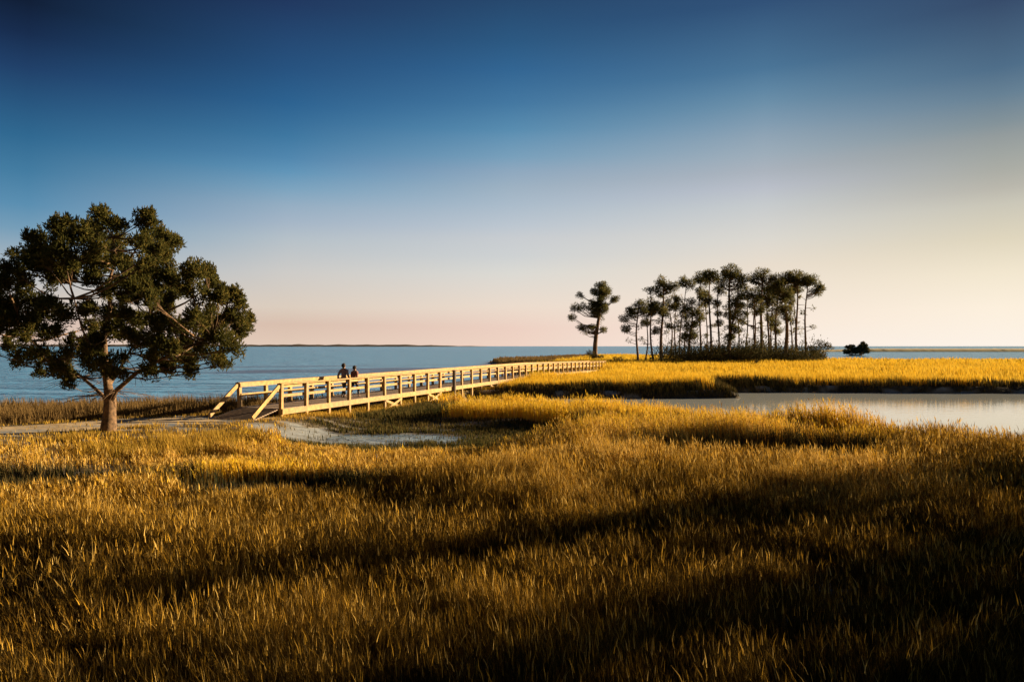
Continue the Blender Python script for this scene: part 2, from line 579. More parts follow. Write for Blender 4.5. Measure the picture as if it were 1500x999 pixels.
# ------------------------------------------------------------------ grass
def blades(x, y, z, h, w, seg, lean=.35, tint=None, wind=(-.10, -.03)):
    n = len(x)
    fa = rng.uniform(0, 2 * np.pi, n)                # facing of the blade's width
    la = rng.uniform(0, 2 * np.pi, n)
    lm = h * lean * rng.beta(1.5, 2.5, n) * 1.6
    # neighbouring stems lean the same way, some patches are half laid over
    lay = .25 + 1.3 * sstep(.58, .78, fbm(x * .55, y * .55, 131))
    lx = np.cos(la) * lm + (wind[0] + .62 * (fbm(x * .8, y * .8, 121) - .5) * lay) * h
    ly = np.sin(la) * lm + (wind[1] + .62 * (fbm(x * .8, y * .8, 126) - .5) * lay) * h
    wx, wy = np.cos(fa) * w * .5, np.sin(fa) * w * .5
    nv = seg * 2 + 1
    V = np.zeros((n, nv, 3), dtype=np.float32)
    for k in range(seg):
        f = k / seg
        c = f ** 1.8
        wf = 1 - .55 * f ** 2
        zz = z - .03 + h * (f - .12 * f * f * (lm / np.maximum(h, .01)))
        V[:, 2 * k] = np.stack([x + lx * c - wx * wf, y + ly * c - wy * wf, zz], 1)
        V[:, 2 * k + 1] = np.stack([x + lx * c + wx * wf, y + ly * c + wy * wf, zz], 1)
    V[:, -1] = np.stack([x + lx, y + ly, z + h * (1 - .12 * lm / np.maximum(h, .01))], 1)
    T = []
    for k in range(seg - 1):
        o = 2 * k
        T += [(o, o + 1, o + 3), (o, o + 3, o + 2)]
    o = 2 * (seg - 1)
    T.append((o, o + 1, o + 2))
    T = np.array(T)
    Fc = (np.arange(n)[:, None, None] * nv + T[None]).reshape(-1, 3)
    if tint is None: tint = rng.uniform(0, 1, n)
    return V.reshape(-1, 3), Fc, np.repeat(tint, nv)


BANDS = [(3.2, 9, 2500, .0056, 3), (9, 16, 1500, .0084, 3), (16, 26, 480, .018, 2), (26, 40, 260, .026, 2), (40, 46, 110, .05, 2), (46, 60, 230, .045, 2), (60, 70, 100, .05, 2), (70, 130, 20, .10, 2), (130, 260, 4.0, .25, 2)]
acc = {}
for r0, r1, dens, w, seg in BANDS:
    half = R(53)
    n = int(dens * half * (r1 * r1 - r0 * r0))
    r = np.sqrt(rng.uniform(r0 * r0, r1 * r1, n))
    th = rng.uniform(-half, half, n)
    x, y = r * np.sin(th), r * np.cos(th)
    # blades stand in tufts
    tuft = fbm(x * 2.2, y * 2.2, 61, 2) if r1 < 60 else np.full(n, .5)
    keep = rng.uniform(0, 1, n) < .15 + 1.25 * tuft
    x, y, tuft = x[keep], y[keep], tuft[keep]
    z, s, dp, e = terrain(x, y)
    H, kind = grass_height(x, y, s, dp, e)
    sd, _, _ = sand_mask(x, y, dp, e)
    ok = (s > .04) & (H > .05) & (rng.uniform(0, 1, len(x)) > sd * .95)
    # turf and low plants are thinner
    ok &= ~((kind == 2) & (rng.uniform(0, 1, len(x)) < .25))
    x, y, z, H, kind, tuft = x[ok], y[ok], z[ok], H[ok], kind[ok], tuft[ok]
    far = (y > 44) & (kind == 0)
    lit_zone = sstep(19, 29, y) * (1 - .8 * sstep(11, 15, x))  # picks the brighter grass where sunlight falls, light put in by colour
    lit_zone = np.maximum(lit_zone, np.exp(-((x + 7.0) ** 2 + (y - 18.0) ** 2) / 3.0))
    mid = (kind == 0) & ~far & (rng.uniform(0, 1, len(x)) < .8 * lit_zone)
    rr = np.hypot(x, y)
    h = H * rng.uniform(.62, 1.12, len(x)) * (.8 + .4 * tuft)
    tall = rng.uniform(0, 1, len(x)) < .03
    h = np.where(tall, h * 1.18, h)
    ww = w * rng.uniform(.7, 1.3, len(x)) * np.where(kind == 1, 1.3, 1)
    sunlit = sstep(9, 22, np.hypot(x + 1, y)) * (1 - .55 * sstep(8, 13, x) * (1 - sstep(23, 27, y)))            # shade and sunlight put into the tint: darker near and right
    tint = np.clip(rng.uniform(0, 1, len(x)) ** (1.35 - .75 * sunlit) * .80 + .55 * (fbm(x * .5, y * .5, 91) - .42) + .42 * sunlit, 0, 1)
    for key, sel in (('near', (kind == 0) & ~far & ~mid), ('mid', mid), ('far', far), ('low', kind == 1), ('turf', kind == 2), ('reed', kind == 3), ('shade_rush', kind == 4)):
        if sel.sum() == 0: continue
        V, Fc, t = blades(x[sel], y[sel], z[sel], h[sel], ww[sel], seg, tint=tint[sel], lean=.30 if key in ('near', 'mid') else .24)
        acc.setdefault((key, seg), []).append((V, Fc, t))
        if key in ('near', 'mid') and r1 <= 40:
            # side leaves that leave the upper stem at an angle
            V3 = V.reshape(len(V) // (seg * 2 + 1), seg * 2 + 1, 3)
            nl = 2 if r1 <= 26 else 1
            for q in range(nl):
                pick = rng.uniform(0, 1, len(V3)) < .8
                b0 = (V3[pick, seg * 2 - 2] + V3[pick, seg * 2 - 1]) * .5
                t0 = V3[pick, -1]
                f = rng.uniform(-.5, .85, (len(b0), 1))
                o_ = b0 + (t0 - b0) * f
                lh = rng.uniform(.05, .14, len(b0)) * (1.0 if r1 <= 26 else 1.3)
                Vl, Fl, tl = blades(o_[:, 0], o_[:, 1], o_[:, 2] + .03, lh, ww[sel][pick] * .95, 2, tint=np.clip(tint[sel][pick] + rng.normal(0, .18, len(b0)), 0, 1), lean=.95, wind=(-.1, -.05))
                acc.setdefault((key, 2), []).append((Vl, Fl, tl))
            # ripened seed heads on some stems
            pick = rng.uniform(0, 1, len(V3)) < .09
            t0 = V3[pick, -1]
            Vl, Fl, tl = blades(t0[:, 0], t0[:, 1], t0[:, 2] - .02, rng.uniform(.07, .16, len(t0)), ww[sel][pick] * 1.35, 2, tint=rng.uniform(.8, 1, len(t0)), lean=.5)
            acc.setdefault((key, 2), []).append((Vl, Fl, tl))
merged = {}
for (key, seg), L in acc.items():
    for V, Fc, t in L:
        Vs, Fs, ts_, off = merged.setdefault(key, ([], [], [], [0]))
        Vs.append(V)
        Fs.append(Fc + off[0])
        ts_.append(t)
        off[0] += len(V)
INFO = {'shade_rush': ('shade_rushes', 'shade_rush', 'near black plants painted as shade along the creek banks and in the low channels', 'shade_rushes'),
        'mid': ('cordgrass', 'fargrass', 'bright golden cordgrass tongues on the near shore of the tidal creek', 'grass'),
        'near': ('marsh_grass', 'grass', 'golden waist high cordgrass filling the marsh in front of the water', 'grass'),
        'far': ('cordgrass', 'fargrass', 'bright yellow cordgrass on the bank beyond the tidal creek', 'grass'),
        'low': ('ground_cover', 'lowgreen', 'low dark green plants in the shaded hollow beside the boardwalk', 'ground cover'),
        'turf': ('short_grass', 'mixed', 'short green and yellow grass along the sandy path', 'grass'),
        'reed': ('reeds', 'reed', 'brown reeds between the sandy path and the sea', 'reeds')}
for key, (Vs, Fs, ts_, off) in merged.items():
    nm, mt, lab, cat = INFO[key]
    o = mesh_np(nm, np.concatenate(Vs), np.concatenate(Fs), M[mt], attrs={'tint': np.concatenate(ts_)})
    tag(o, lab, cat, kind='stuff')
    print('GRASS', key, off[0])


def ground_z(x, y):
    return float(terrain(np.array([float(x)]), np.array([float(y)]))[0][0])


# ------------------------------------------------------------------ foliage helper
def sprays(cent, rad, n, L, W, up=.5, squash=1.0, outward=.6, core=.0):
    """n small leaf sprays spread through a clump: two crossed slivers each. returns verts, faces, tint"""
    d = rng.normal(size=(n, 3))
    d /= np.linalg.norm(d, axis=1)[:, None]
    r = rad * (core + (1 - core) * rng.uniform(0, 1, n) ** .45)
    P = d * r[:, None]
    P[:, 2] *= squash
    P = P + np.asarray(cent)[None]
    ax = d * outward + rng.normal(size=(n, 3)) * .45
    ax[:, 2] += up
    ax /= np.linalg.norm(ax, axis=1)[:, None]
    side = np.cross(ax, rng.normal(size=(n, 3)))
    side /= np.linalg.norm(side, axis=1)[:, None] + 1e-9
    oth = np.cross(ax, side)
    l = L * rng.uniform(.6, 1.35, n)[:, None]
    w = W * rng.uniform(.7, 1.3, n)[:, None]
    V = np.stack([P - side * w * .4, P + side * w * .4, P + ax * l * .55 + side * w * .5, P + ax * l, P + ax * l * .5 - side * w * .5,
                  P - oth * w * .4, P + oth * w * .4, P + ax * l * .55 + oth * w * .5, P + ax * l * .96, P + ax * l * .5 - oth * w * .5], 1)
    T = np.array([(0, 1, 2), (0, 2, 4), (2, 3, 4), (5, 6, 7), (5, 7, 9), (7, 8, 9)])
    Fc = (np.arange(n)[:, None, None] * 10 + T[None]).reshape(-1, 3)
    tint = np.clip(rng.uniform(0, 1, n) * .8 + rng.uniform(0, .35), 0, 1)
    return V.reshape(-1, 3), Fc, np.repeat(tint, 10)


class Fol:
    def __init__(self): self.V, self.F, self.T, self.o = [], [], [], 0

    def add(self, *a, **k):
        V, Fc, t = sprays(*a, **k)
        self.V.append(V); self.F.append(Fc + self.o); self.T.append(t); self.o += len(V)

    def build(self, name, mat, parent, off=None):
        V = np.concatenate(self.V)
        if off is not None: V = V - np.asarray(off)[None]
        return mesh_np(name, V, np.concatenate(self.F), mat, parent, attrs={'tint': np.concatenate(self.T)})


# ------------------------------------------------------------------ the big cedar on the left
TD = 24.4
S1 = 2.4975


def tp(zx, zy, dy=0):
    p = at(zx / S1, TD, 290 + zy / S1)
    return Vector((p.x * (1 + dy / TD), TD + dy, CAM_H + (p.z - CAM_H) * (1 + dy / TD)))


base = tp(397, 846)
base.z = ground_z(base.x, base.y)
tree = empty('cedar_tree', base)
tag(tree, 'broad dark green tree with a forked trunk beside the sandy path', 'tree')
CL = [(375, 75, 40), (440, 95, 34), (530, 85, 36), (560, 130, 48), (600, 165, 40), (225, 112, 50), (290, 130, 45), (340, 120, 42), (125, 165, 38), (160, 190, 56), (75, 215, 38),
      (230, 190, 64), (320, 190, 64), (410, 165, 62), (510, 165, 52), (590, 215, 48), (430, 225, 50), (350, 240, 52), (270, 250, 55),
      (20, 310, 42), (70, 290, 36), (110, 245, 40), (170, 255, 56), (210, 300, 45), (340, 300, 40), (540, 260, 52), (620, 265, 52), (690, 290, 56), (750, 270, 46), (780, 315, 42), (800, 362, 32), (720, 350, 46), (640, 335, 42), (560, 325, 42), (480, 300, 36),
      (-20, 400, 60), (40, 400, 56), (100, 395, 54), (180, 418, 50), (240, 425, 40), (10, 455, 48), (100, 465, 46), (180, 485, 42), (-40, 480, 50), (400, 345, 40), (400, 420, 46), (345, 470, 42), (430, 480, 42), (310, 410, 38),
      (500, 445, 50), (570, 460, 46), (640, 470, 46), (730, 450, 54), (800, 440, 54), (860, 440, 46), (900, 455, 34), (880, 482, 38), (820, 510, 54), (740, 520, 56), (660, 540, 48), (850, 555, 44), (780, 580, 46), (700, 590, 42), (590, 540, 44), (515, 520, 40), (820, 610, 28), (640, 600, 32), (600, 400, 36),
      (140, 560, 42), (60, 555, 34), (205, 605, 38), (280, 555, 40), (320, 610, 42), (385, 605, 42), (95, 640, 26), (250, 650, 30), (15, 620, 24), (450, 580, 36), (-40, 570, 36), (340, 545, 40)]
leader = [tp(397, 846), tp(402, 790), tp(404, 735), tp(396, 690), tp(384, 610, .1), tp(380, 510, -.1), tp(404, 410, .2), tp(396, 310, .1), tp(425, 215, .3), tp(405, 120, 0)]
leader[0].z = base.z - .1
lrad = [.29, .215, .20, .145, .12, .10, .08, .055, .035, .015]
cz = base.z
tb = MB()
tb.tube([p - base for p in leader], lrad, 14)
limb_r = [tp(404, 750), tp(425, 705, -.2), tp(500, 640, -.5), tp(590, 590, -.7), tp(700, 540, -.8), tp(800, 500, -.8)]
limb_l = [tp(400, 760), tp(375, 720, .2), tp(300, 655, .6), tp(200, 590, .9), (tp(90, 500, 1.0)), tp(10, 440, 1.0)]
limb_b = [tp(398, 690), tp(440, 620, .9), tp(500, 520, 1.8), tp(560, 400, 2.4)]
limb_f = [tp(396, 680), tp(360, 600, -1.0), tp(300, 480, -1.9), tp(260, 330, -2.4)]
scaff = []
for L, r0 in ((limb_r, .10), (limb_l, .075), (limb_b, .07), (limb_f, .06)):
    tb.tube([p - base for p in L], [r0 * (1 - .78 * i / (len(L) - 1)) for i in range(len(L))], 10)
    for a_, b_ in zip(L[1:-1], L[2:]):
        for k in range(4): scaff.append(a_.lerp(b_, k / 4))
tb.build('trunk', M['bark'], tree, smooth=True)
for a_, b_ in zip(leader[3:-1], leader[4:]):
    for k in range(4): scaff.append(a_.lerp(b_, k / 4))
CL += [(372, 48, 27), (530, 62, 28), (226, 84, 28), (620, 622, 30), (700, 640, 28), (800, 598, 30), (560, 600, 30), (150, 635, 30), (60, 606, 30), (245, 680, 27)]
for k in range(14):                                # thin sprays hanging under the crown
    CL.append((random.uniform(70, 800), random.uniform(610, 672), random.uniform(15, 26)))
# smaller clumps between the large ones
for k in range(90):
    while True:
        zx, zy = random.uniform(-40, 890), random.uniform(90, 640)
        nx, nz = (zx - 425) / 470, (zy - 400) / 320
        if nx * nx + nz * nz < .95 and not (zy < 330 and zx > 650) and not (330 < zy < 385 and zx < 250) and (zy < 560 or abs(zx - 420) > 80): break
    CL.append((zx, zy, random.uniform(20, 36)))
br = MB()
fol = Fol()
for zx, zy, zr in CL:
    nx = (zx - 430) / 480.0
    nz = (zy - 380) / 330.0
    lim = 3.6 * math.sqrt(max(.08, 1 - nx * nx - nz * nz))
    dy = random.uniform(-lim, lim)
    c = tp(zx, zy, dy)
    rad = zr / S1 * TD / F * (1 + dy / TD)
    # the branch that carries the clump
    bestp = min(scaff, key=lambda q: (q - c).length + (3 * max(0, q.z - c.z + .15)))
    d = c - bestp
    if zr < 27 and d.length > 1.2: continue
    mid = bestp + d * .5 + Vector((random.uniform(-.15, .15), random.uniform(-.15, .15), -.12 * d.length * random.uniform(.2, 1)))
    r0 = min(.055, .016 + .013 * d.length) * min(1, (zr / 42.0) ** 1.3)
    br.tube([p - base for p in (bestp, bestp.lerp(mid, .5) + Vector((0, 0, -.03 * d.length)), mid, mid.lerp(c, .55), c + Vector((0, 0, .25 * rad)))], [r0, r0 * .85, r0 * .65, r0 * .45, .006], 6)
    # twigs
    tips = []
    for k in range(9):
        q = c + Vector((random.gauss(0, 1), random.gauss(0, 1), random.gauss(0, .8))).normalized() * rad * random.uniform(.35, 1.0)
        s0 = mid.lerp(c, random.uniform(.3, .9))
        br.tube([s0 - base, s0.lerp(q, .5) - base + Vector((0, 0, -.02)), q - base], [.011, .008, .004], 4)
        tips.append(q)
    lowside = zy > 540
    for q in tips:
        n = int((92 if not lowside else 46) * (rad / .45) ** 1.3)
        fol.add(tuple(q - base), rad * .52, n, .12, .032, up=.5, squash=.85, outward=.5)
        # pointed leading shoots
        fol.add(tuple(q - base + Vector((random.uniform(-.05, .05), random.uniform(-.05, .05), rad * .4))), rad * .2, max(6, n // 7), .13, .032, up=1.3, squash=1.7, outward=.2)
# bare twigs under the crown
for k in range(260):
    s0 = random.choice(limb_r[1:5] + limb_l[1:6] + limb_l[2:5])
    q = s0 + Vector((random.uniform(-1.5, 1.5), random.uniform(-1.2, 1.2), random.uniform(-.45, .15)))
    br.tube([s0 - base, s0.lerp(q, .5) - base + Vector((0, 0, .06)), q - base], [.012, .008, .003], 4)
br.build('branches', M['bark'], tree, smooth=True)
fol.build('crown', M['cedar'], tree)

# ------------------------------------------------------------------ pines
ZS = 1500 / 470.0


def zp(zx, zy, D):
    return at(820 + zx / ZS, D, 370 + zy / ZS)


def pine(name, label, D, basezx, lean_top, clumps, r0=.24, group='pines standing in the grove', dens=1.0):
    """clumps: list of (zoom x, zoom y, zoom radius); the trunk runs from the base to lean_top"""
    b = zp(basezx, 500, D)
    gz = ground_z(b.x, D)
    b = Vector((b.x, D, gz))
    root = empty(name, b)
    tag(root, label, 'tree', group)
    top = zp(lean_top[0], lean_top[1], D)
    pts, rad = [], []
    ph = random.uniform(0, 6)
    for i in range(9):
        f = i / 8
        q = b.lerp(top, f)
        bend = math.sin(f * math.pi) * .45
        q = q + Vector((math.sin(ph + f * 3) * bend, math.cos(ph + f * 2.4) * bend, 0))
        pts.append(q)
        rad.append(r0 * (1.25 - .25 * min(1, f * 8)) * (1 - .72 * f))
    rad = [r_ * 1.35 for r_ in rad]
    tb = MB()
    pts[0] = pts[0] - Vector((0, 0, .2))
    tb.tube([q - b for q in pts], rad, 10)
    lm = tb
    fo = Fol()
    for zx, zy, zr in clumps:
        R_ = zr * 1.2 / ZS * D / F
        parts = max(4, int(20 * (R_ / 2.0) ** 2))
        for k in range(parts):
            rr = R_ * math.sqrt(random.random()) * .85
            an = random.uniform(0, 6.283)
            el = random.uniform(-1, 1)
            c = zp(zx, zy, D) + Vector((math.cos(an) * rr, math.sin(an) * rr * 1.1, el * R_ * .78 * math.sqrt(max(.05, 1 - (rr / R_) ** 2))))
            # limb from the trunk
            hz = math.hypot(c.x - b.x, c.y - b.y)
            zt = min(max(c.z - .35 * hz - .3, b.z + 2.5), pts[-1].z)
            f = (zt - b.z) / max(.1, (pts[-1].z - b.z))
            i0 = min(7, int(f * 8))
            st = pts[i0].lerp(pts[i0 + 1], f * 8 - i0)
            mid = st.lerp(c, .55) + Vector((0, 0, -.12 * (c - st).length))
            lm.tube([st - b, mid - b, c - b], [.075 * r0 / .24, .05, .02], 5)
            rr_ = random.uniform(.4, .95)
            fo.add(tuple(c - b), rr_, int(64 * dens * (rr_ / .6) ** 1.5), .38, .07, up=.15, squash=.78, outward=.8)
        # loose needles that tie the lobes together
        fo.add(tuple(zp(zx, zy, D) - b), R_ * 1.02, int(45 * dens * max(.3, R_ / 2.0) ** 2), .5, .085, up=.25, squash=.62, outward=.6, core=.1)
    # ragged tufts hanging on along the stem
    for k in range(random.randint(4, 8)):
        f = random.uniform(.35, .88)
        i0 = min(7, int(f * 8))
        st = pts[i0].lerp(pts[i0 + 1], f * 8 - i0)
        an = random.uniform(0, 6.28)
        L = random.uniform(.4, 1.7)
        e_ = st + Vector((math.cos(an) * L, math.sin(an) * L, random.uniform(-.1, .5)))
        lm.tube([st - b, st.lerp(e_, .5) - b + Vector((0, 0, .06)), e_ - b], [.05, .03, .012], 4)
        fo.add(tuple(e_ - b), random.uniform(.25, .6), random.randint(22, 60), .38, .07, up=.0, squash=.8, outward=.8)
    # dead snags on the bare stem
    for k in range(random.randint(4, 8)):
        f = random.uniform(.3, .75)
        i0 = min(7, int(f * 8))
        st = pts[i0].lerp(pts[i0 + 1], f * 8 - i0)
        an = random.uniform(0, 6.28)
        L = random.uniform(.5, 1.6)
        e_ = st + Vector((math.cos(an) * L, math.sin(an) * L, random.uniform(-.2, .6)))
        lm.tube([st - b, st.lerp(e_, .5) - b + Vector((0, 0, .05)), e_ - b], [.05, .035, .015], 4)
    lm.build('trunk', M['pinebark'], root, smooth=True)
    fo.build('crown', M['pine'], root)
    return root


pine('pine_tree', 'lone pine standing apart, left of the grove, with tiered open crown', 145, 165, (190, 185),
     [(190, 175, 36), (165, 190, 22), (215, 195, 26), (100, 207, 13), (265, 215, 13), (248, 228, 8), (180, 235, 34), (150, 250, 30), (95, 250, 20), (75, 262, 14), (190, 270, 26), (155, 275, 20), (125, 360, 20), (100, 352, 10), (145, 350, 10), (208, 366, 13), (55, 305, 8), (215, 260, 10)], r0=.42, group='tall pines across the marsh')
G = 'pines standing in the grove'
PN = [
    ('leftmost pine of the grove with small rounded crown and low side tufts', 122, 365, (372, 235), [(368, 248, 30), (385, 270, 20), (300, 306, 16), (330, 290, 16), (350, 280, 14), (306, 358, 10), (325, 270, 10)], .17),
    ('thin short pine, second from the grove\'s left end, with sparse crown', 128, 398, (410, 265), [(410, 275, 22), (430, 282, 14), (400, 330, 8)], .12),
    ('pine with a small side crown just left of the first tall one', 126, 438, (425, 175), [(414, 182, 18), (440, 235, 22), (430, 262, 24), (445, 250, 14), (452, 370, 10)], .15),
    ('first tall pine from the grove\'s left with wide flat topped crown', 124, 478, (482, 145), [(482, 150, 34), (455, 165, 18), (510, 165, 18), (542, 160, 14), (470, 195, 16), (470, 262, 26), (490, 275, 18)], .24),
    ('slim bare stemmed pine with a low crown, beside the first tall one', 130, 518, (512, 240), [(512, 243, 24), (535, 260, 14), (490, 262, 16), (510, 345, 9)], .14),
    ('slender pine with a thin see through top', 128, 560, (592, 125), [(592, 128, 18), (608, 155, 18), (575, 150, 8)], .12),
    ('low bushy pine in the grove\'s left half, leafy almost to its foot', 119, 608, (618, 235), [(618, 245, 28), (640, 280, 26), (600, 275, 16), (655, 300, 16), (600, 340, 16), (612, 378, 24), (590, 390, 12), (640, 330, 10)], .22),
    ('pine with dark crown left of the grove\'s middle', 132, 655, (660, 110), [(660, 115, 28), (638, 128, 18), (680, 130, 16), (650, 175, 12)], .16),
    ('pine with rounded dark crown near the middle of the grove', 124, 702, (705, 95), [(705, 100, 28), (725, 115, 16), (685, 112, 16), (655, 205, 10), (695, 225, 8)], .18),
    ('thin pine with narrow crown just left of the tallest one', 130, 742, (745, 120), [(745, 130, 20), (738, 170, 12), (735, 235, 12), (745, 290, 8), (740, 330, 8)], .15),
    ('tallest pine of the grove with high domed crown', 122, 785, (800, 78), [(800, 90, 40), (770, 105, 20), (835, 105, 24), (860, 125, 18), (790, 125, 22), (760, 150, 12), (845, 150, 12)], .27),
    ('shorter leafy pine in front of the tallest one', 117, 790, (828, 215), [(825, 225, 28), (805, 250, 20), (845, 240, 14), (810, 290, 18), (825, 305, 16), (795, 345, 16), (830, 360, 12), (790, 400, 12)], .24),
    ('thin pine with small tufts between the two high domed crowns', 132, 862, (875, 150), [(875, 165, 14), (868, 210, 12), (870, 290, 9), (850, 250, 8)], .12),
    ('pine with second high domed crown, right of the tallest', 124, 935, (955, 92), [(955, 105, 34), (920, 118, 20), (905, 130, 12), (985, 120, 20), (1005, 122, 12), (935, 140, 14)], .25),
    ('short pine with a small tuft crown right of the grove\'s middle', 119, 897, (910, 200), [(910, 208, 20), (925, 215, 14), (892, 200, 8), (920, 275, 22), (940, 268, 12), (860, 320, 8)], .15),
    ('crowded pine with ragged mid height crown behind others', 128, 972, (972, 175), [(972, 185, 28), (950, 195, 18), (990, 205, 20), (1000, 240, 22), (970, 245, 14), (1005, 270, 18), (985, 310, 12)], .18),
    ('dark stemmed pine with leafy trunk near the grove\'s right end', 118, 1052, (1050, 150), [(1040, 160, 30), (1015, 170, 26), (1055, 190, 24), (1068, 215, 16), (1040, 225, 22), (1058, 255, 20), (1050, 285, 18), (1065, 310, 10), (1030, 265, 14)], .30),
    ('pine whose crown slopes down left under the flat topped ones', 126, 1010, (1030, 135), [(1030, 145, 26), (1000, 160, 24), (975, 178, 18), (1015, 215, 18), (1010, 330, 10), (1018, 370, 8)], .17),
    ('tall pine with broad flat umbrella crown at the right end', 123, 1112, (1110, 105), [(1105, 118, 34), (1070, 122, 28), (1140, 120, 28), (1045, 138, 18), (1090, 140, 18)], .2),
    ('rightmost pine of the grove with drooping right side', 121, 1145, (1165, 120), [(1160, 125, 32), (1185, 140, 24), (1205, 165, 18), (1222, 165, 10), (1208, 185, 10), (1145, 140, 16)], .17),
    ('thin pine stem with small crown just inside the right end', 130, 1080, (1082, 190), [(1080, 195, 16), (1068, 205, 12), (1085, 235, 10)], .13),
]
PN += [
    ('slim pine behind, between the first tall pine and the thin see through one', 134, 545, (548, 195), [(548, 205, 18), (560, 225, 14), (540, 250, 10)], .13),
    ('short slim pine behind the low bushy one', 133, 585, (583, 250), [(583, 262, 16), (575, 285, 12), (590, 310, 10)], .13),
    ('slim pine behind, just left of the grove\'s middle', 135, 680, (682, 180), [(682, 190, 18), (690, 215, 14), (676, 240, 10)], .13),
    ('slim pine behind, just right of the tallest one', 134, 832, (835, 160), [(835, 170, 18), (848, 195, 14), (830, 275, 10)], .13),
    ('slim pine behind the second high domed crown', 135, 915, (917, 160), [(917, 172, 18), (930, 235, 14), (905, 250, 12)], .13),
    ('slim leafy pine behind the crowded ragged one', 134, 995, (992, 150), [(992, 165, 20), (980, 230, 14), (1000, 300, 14), (990, 340, 10)], .14),
    ('slim pine behind the flat umbrella crown', 133, 1098, (1094, 150), [(1092, 160, 18), (1078, 170, 14), (1100, 180, 10)], .13),
]
for lab, D, bz, tpz, cl, r0 in PN:
    pine('pine_tree', lab, D, bz, tpz, cl, r0=r0)


# ------------------------------------------------------------------ shrubs
def shrub(name, label, px, D, w, h, group=None, dens=1.0, stems=5, mat='shrub', leaf=.32, lobes=None):
    x = (px - 750) / F * D
    b = Vector((x, D, ground_z(x, D)))
    root = empty(name, b)
    tag(root, label, 'shrub', group)
    st = MB()
    fo = Fol()
    for k in range(stems):
        if lobes: lx, lz, lr = lobes[k % len(lobes)]
        else: lx, lz, lr = random.uniform(-.5, .5), random.uniform(.35, .8), random.uniform(.16, .3)
        q = Vector((lx * w, random.uniform(-.4, .4) * w, lz * h))
        st.tube([(q.x * .15, q.y * .15, -.1), (q.x * .6, q.y * .6, q.z * .5), tuple(q)], [.06, .045, .015], 5)
        r_ = lr * max(w * .7, h)
        fo.add(tuple(q), r_, int(90 * dens * (r_ / .8) ** 1.5) + 30, leaf, leaf * .3, up=.5, squash=.8)
    st.build('stems', M['pinebark'], root, smooth=True)
    fo.build('foliage', M[mat], root)
    return root


shrub('shrub', 'round topped bush at the right foot of the pine grove', 1199, 121, 3.6, 4.2, stems=6, lobes=[(0, .78, .3), (-.3, .6, .22), (.3, .72, .22), (.1, .45, .25), (-.2, .3, .25), (.25, .3, .2)])
shrub('shrub', 'small dark bush alone in the yellow grass, left of the grove', 900, 105, 1.8, 1.6, stems=6, leaf=.22)
shrub('shrub', 'low dark bush at the left foot of the lone pine', 866, 143, 1.6, 2.4, stems=5, leaf=.25)
shrub('shrub', 'low wide bush at the right foot of the lone pine', 879, 143, 2.2, 1.5, stems=5, leaf=.25)
shrub('shrub', 'dark low bush in the grass just before the grove', 1108, 100, 1.5, 1.3, stems=4, leaf=.2)
# undergrowth below the pines reads as one mass
fo = Fol()
for k in range(310):
    zx = random.triangular(395, 1235, 850)
    D = random.uniform(113, 134)
    x = (820 + zx / ZS - 750) / F * D
    hh = random.uniform(.9, 3.2) * (1.6 if random.random() < .22 else 1)
    gz = ground_z(x, D)
    fo.add((x, D, gz + hh * .5), hh * .75, int(36 * hh), .40, .085, up=.7, squash=.8)
tag(fo.build('undergrowth', M['shrub'], None), 'dark scrub and saplings growing under the pine grove', 'undergrowth', kind='stuff')

# added, unseen shrubs right of the view, placed to shade the right foreground
fo = Fol()
st = MB()
random.seed(404)
for k in range(78):
    D = random.triangular(-6, 25, 10)
    thin = max(0, min(1, (D - 10) / 12))                   # fewer leaves further off, so the added shade fades
    x = max(.75 * D + 3.0, 15.0) + random.uniform(0, 12)
    hh = random.choice((2.6, 3.6, 5.0, 6.5, 7.5)) * random.uniform(.85, 1.1)
    gz = ground_z(x, D)
    for j in range(int(14 - 8 * thin)):
        f = random.uniform(.12, .98)
        sp = .35 + .75 * math.sin(min(1, f * 1.1) * math.pi)
        q = Vector((x + random.gauss(0, sp), D + random.gauss(0, sp), gz + hh * f))
        st.tube([(x, D, gz - .1), (x + (q.x - x) * .25, D + (q.y - D) * .25, gz + (q.z - gz) * .6), tuple(q)], [.06, .04, .012], 5)
        fo.add(tuple(q), random.uniform(.4, .8), int(random.choice((30, 60, 110)) * (1 - .5 * thin)), .22, .07, up=.5, squash=.85)
tk = fo.build('added_shade_shrubs', M['shrub'], None)
tag(tk, 'unseen tall shrubs added to shade the foreground marsh', 'added_shade_shrubs', kind='stuff')
st.build('stems', M['pinebark'], tk, smooth=True)

# small islet with bushes out on the water
ix, iD = (1254 - 750) / F * 262, 262
v, f = [], []
for j in range(5):
    for k in range(20):
        a = k / 20 * 2 * math.pi
        rr = (1 - j / 4) * (1 + .12 * math.sin(3 * a))
        v.append((ix + math.cos(a) * rr * 4.2, iD + math.sin(a) * rr * 5, WATER - .3 + .75 * (1 - (1 - j / 4) ** 2)))
for j in range(4):
    for k in range(20):
        f.append((j * 20 + k, j * 20 + (k + 1) % 20, (j + 1) * 20 + (k + 1) % 20, (j + 1) * 20 + k))
tag(mesh_np('islet', v, f, plain_mat('islet_mud', (.07, .055, .03))), 'tiny mud islet under the bushes on the water', 'islet', kind='structure')
LB = [[(-.4, .35, .2), (-.1, .6, .24), (.25, .5, .22), (-.25, .75, .16), (.1, .3, .26), (.4, .3, .2), (0, .85, .14), (-.5, .2, .16)],
      [(-.35, .4, .22), (.05, .5, .26), (.35, .7, .2), (.2, .9, .13), (.45, .45, .18), (-.1, .7, .16), (.1, .25, .26), (.5, .25, .16)]]
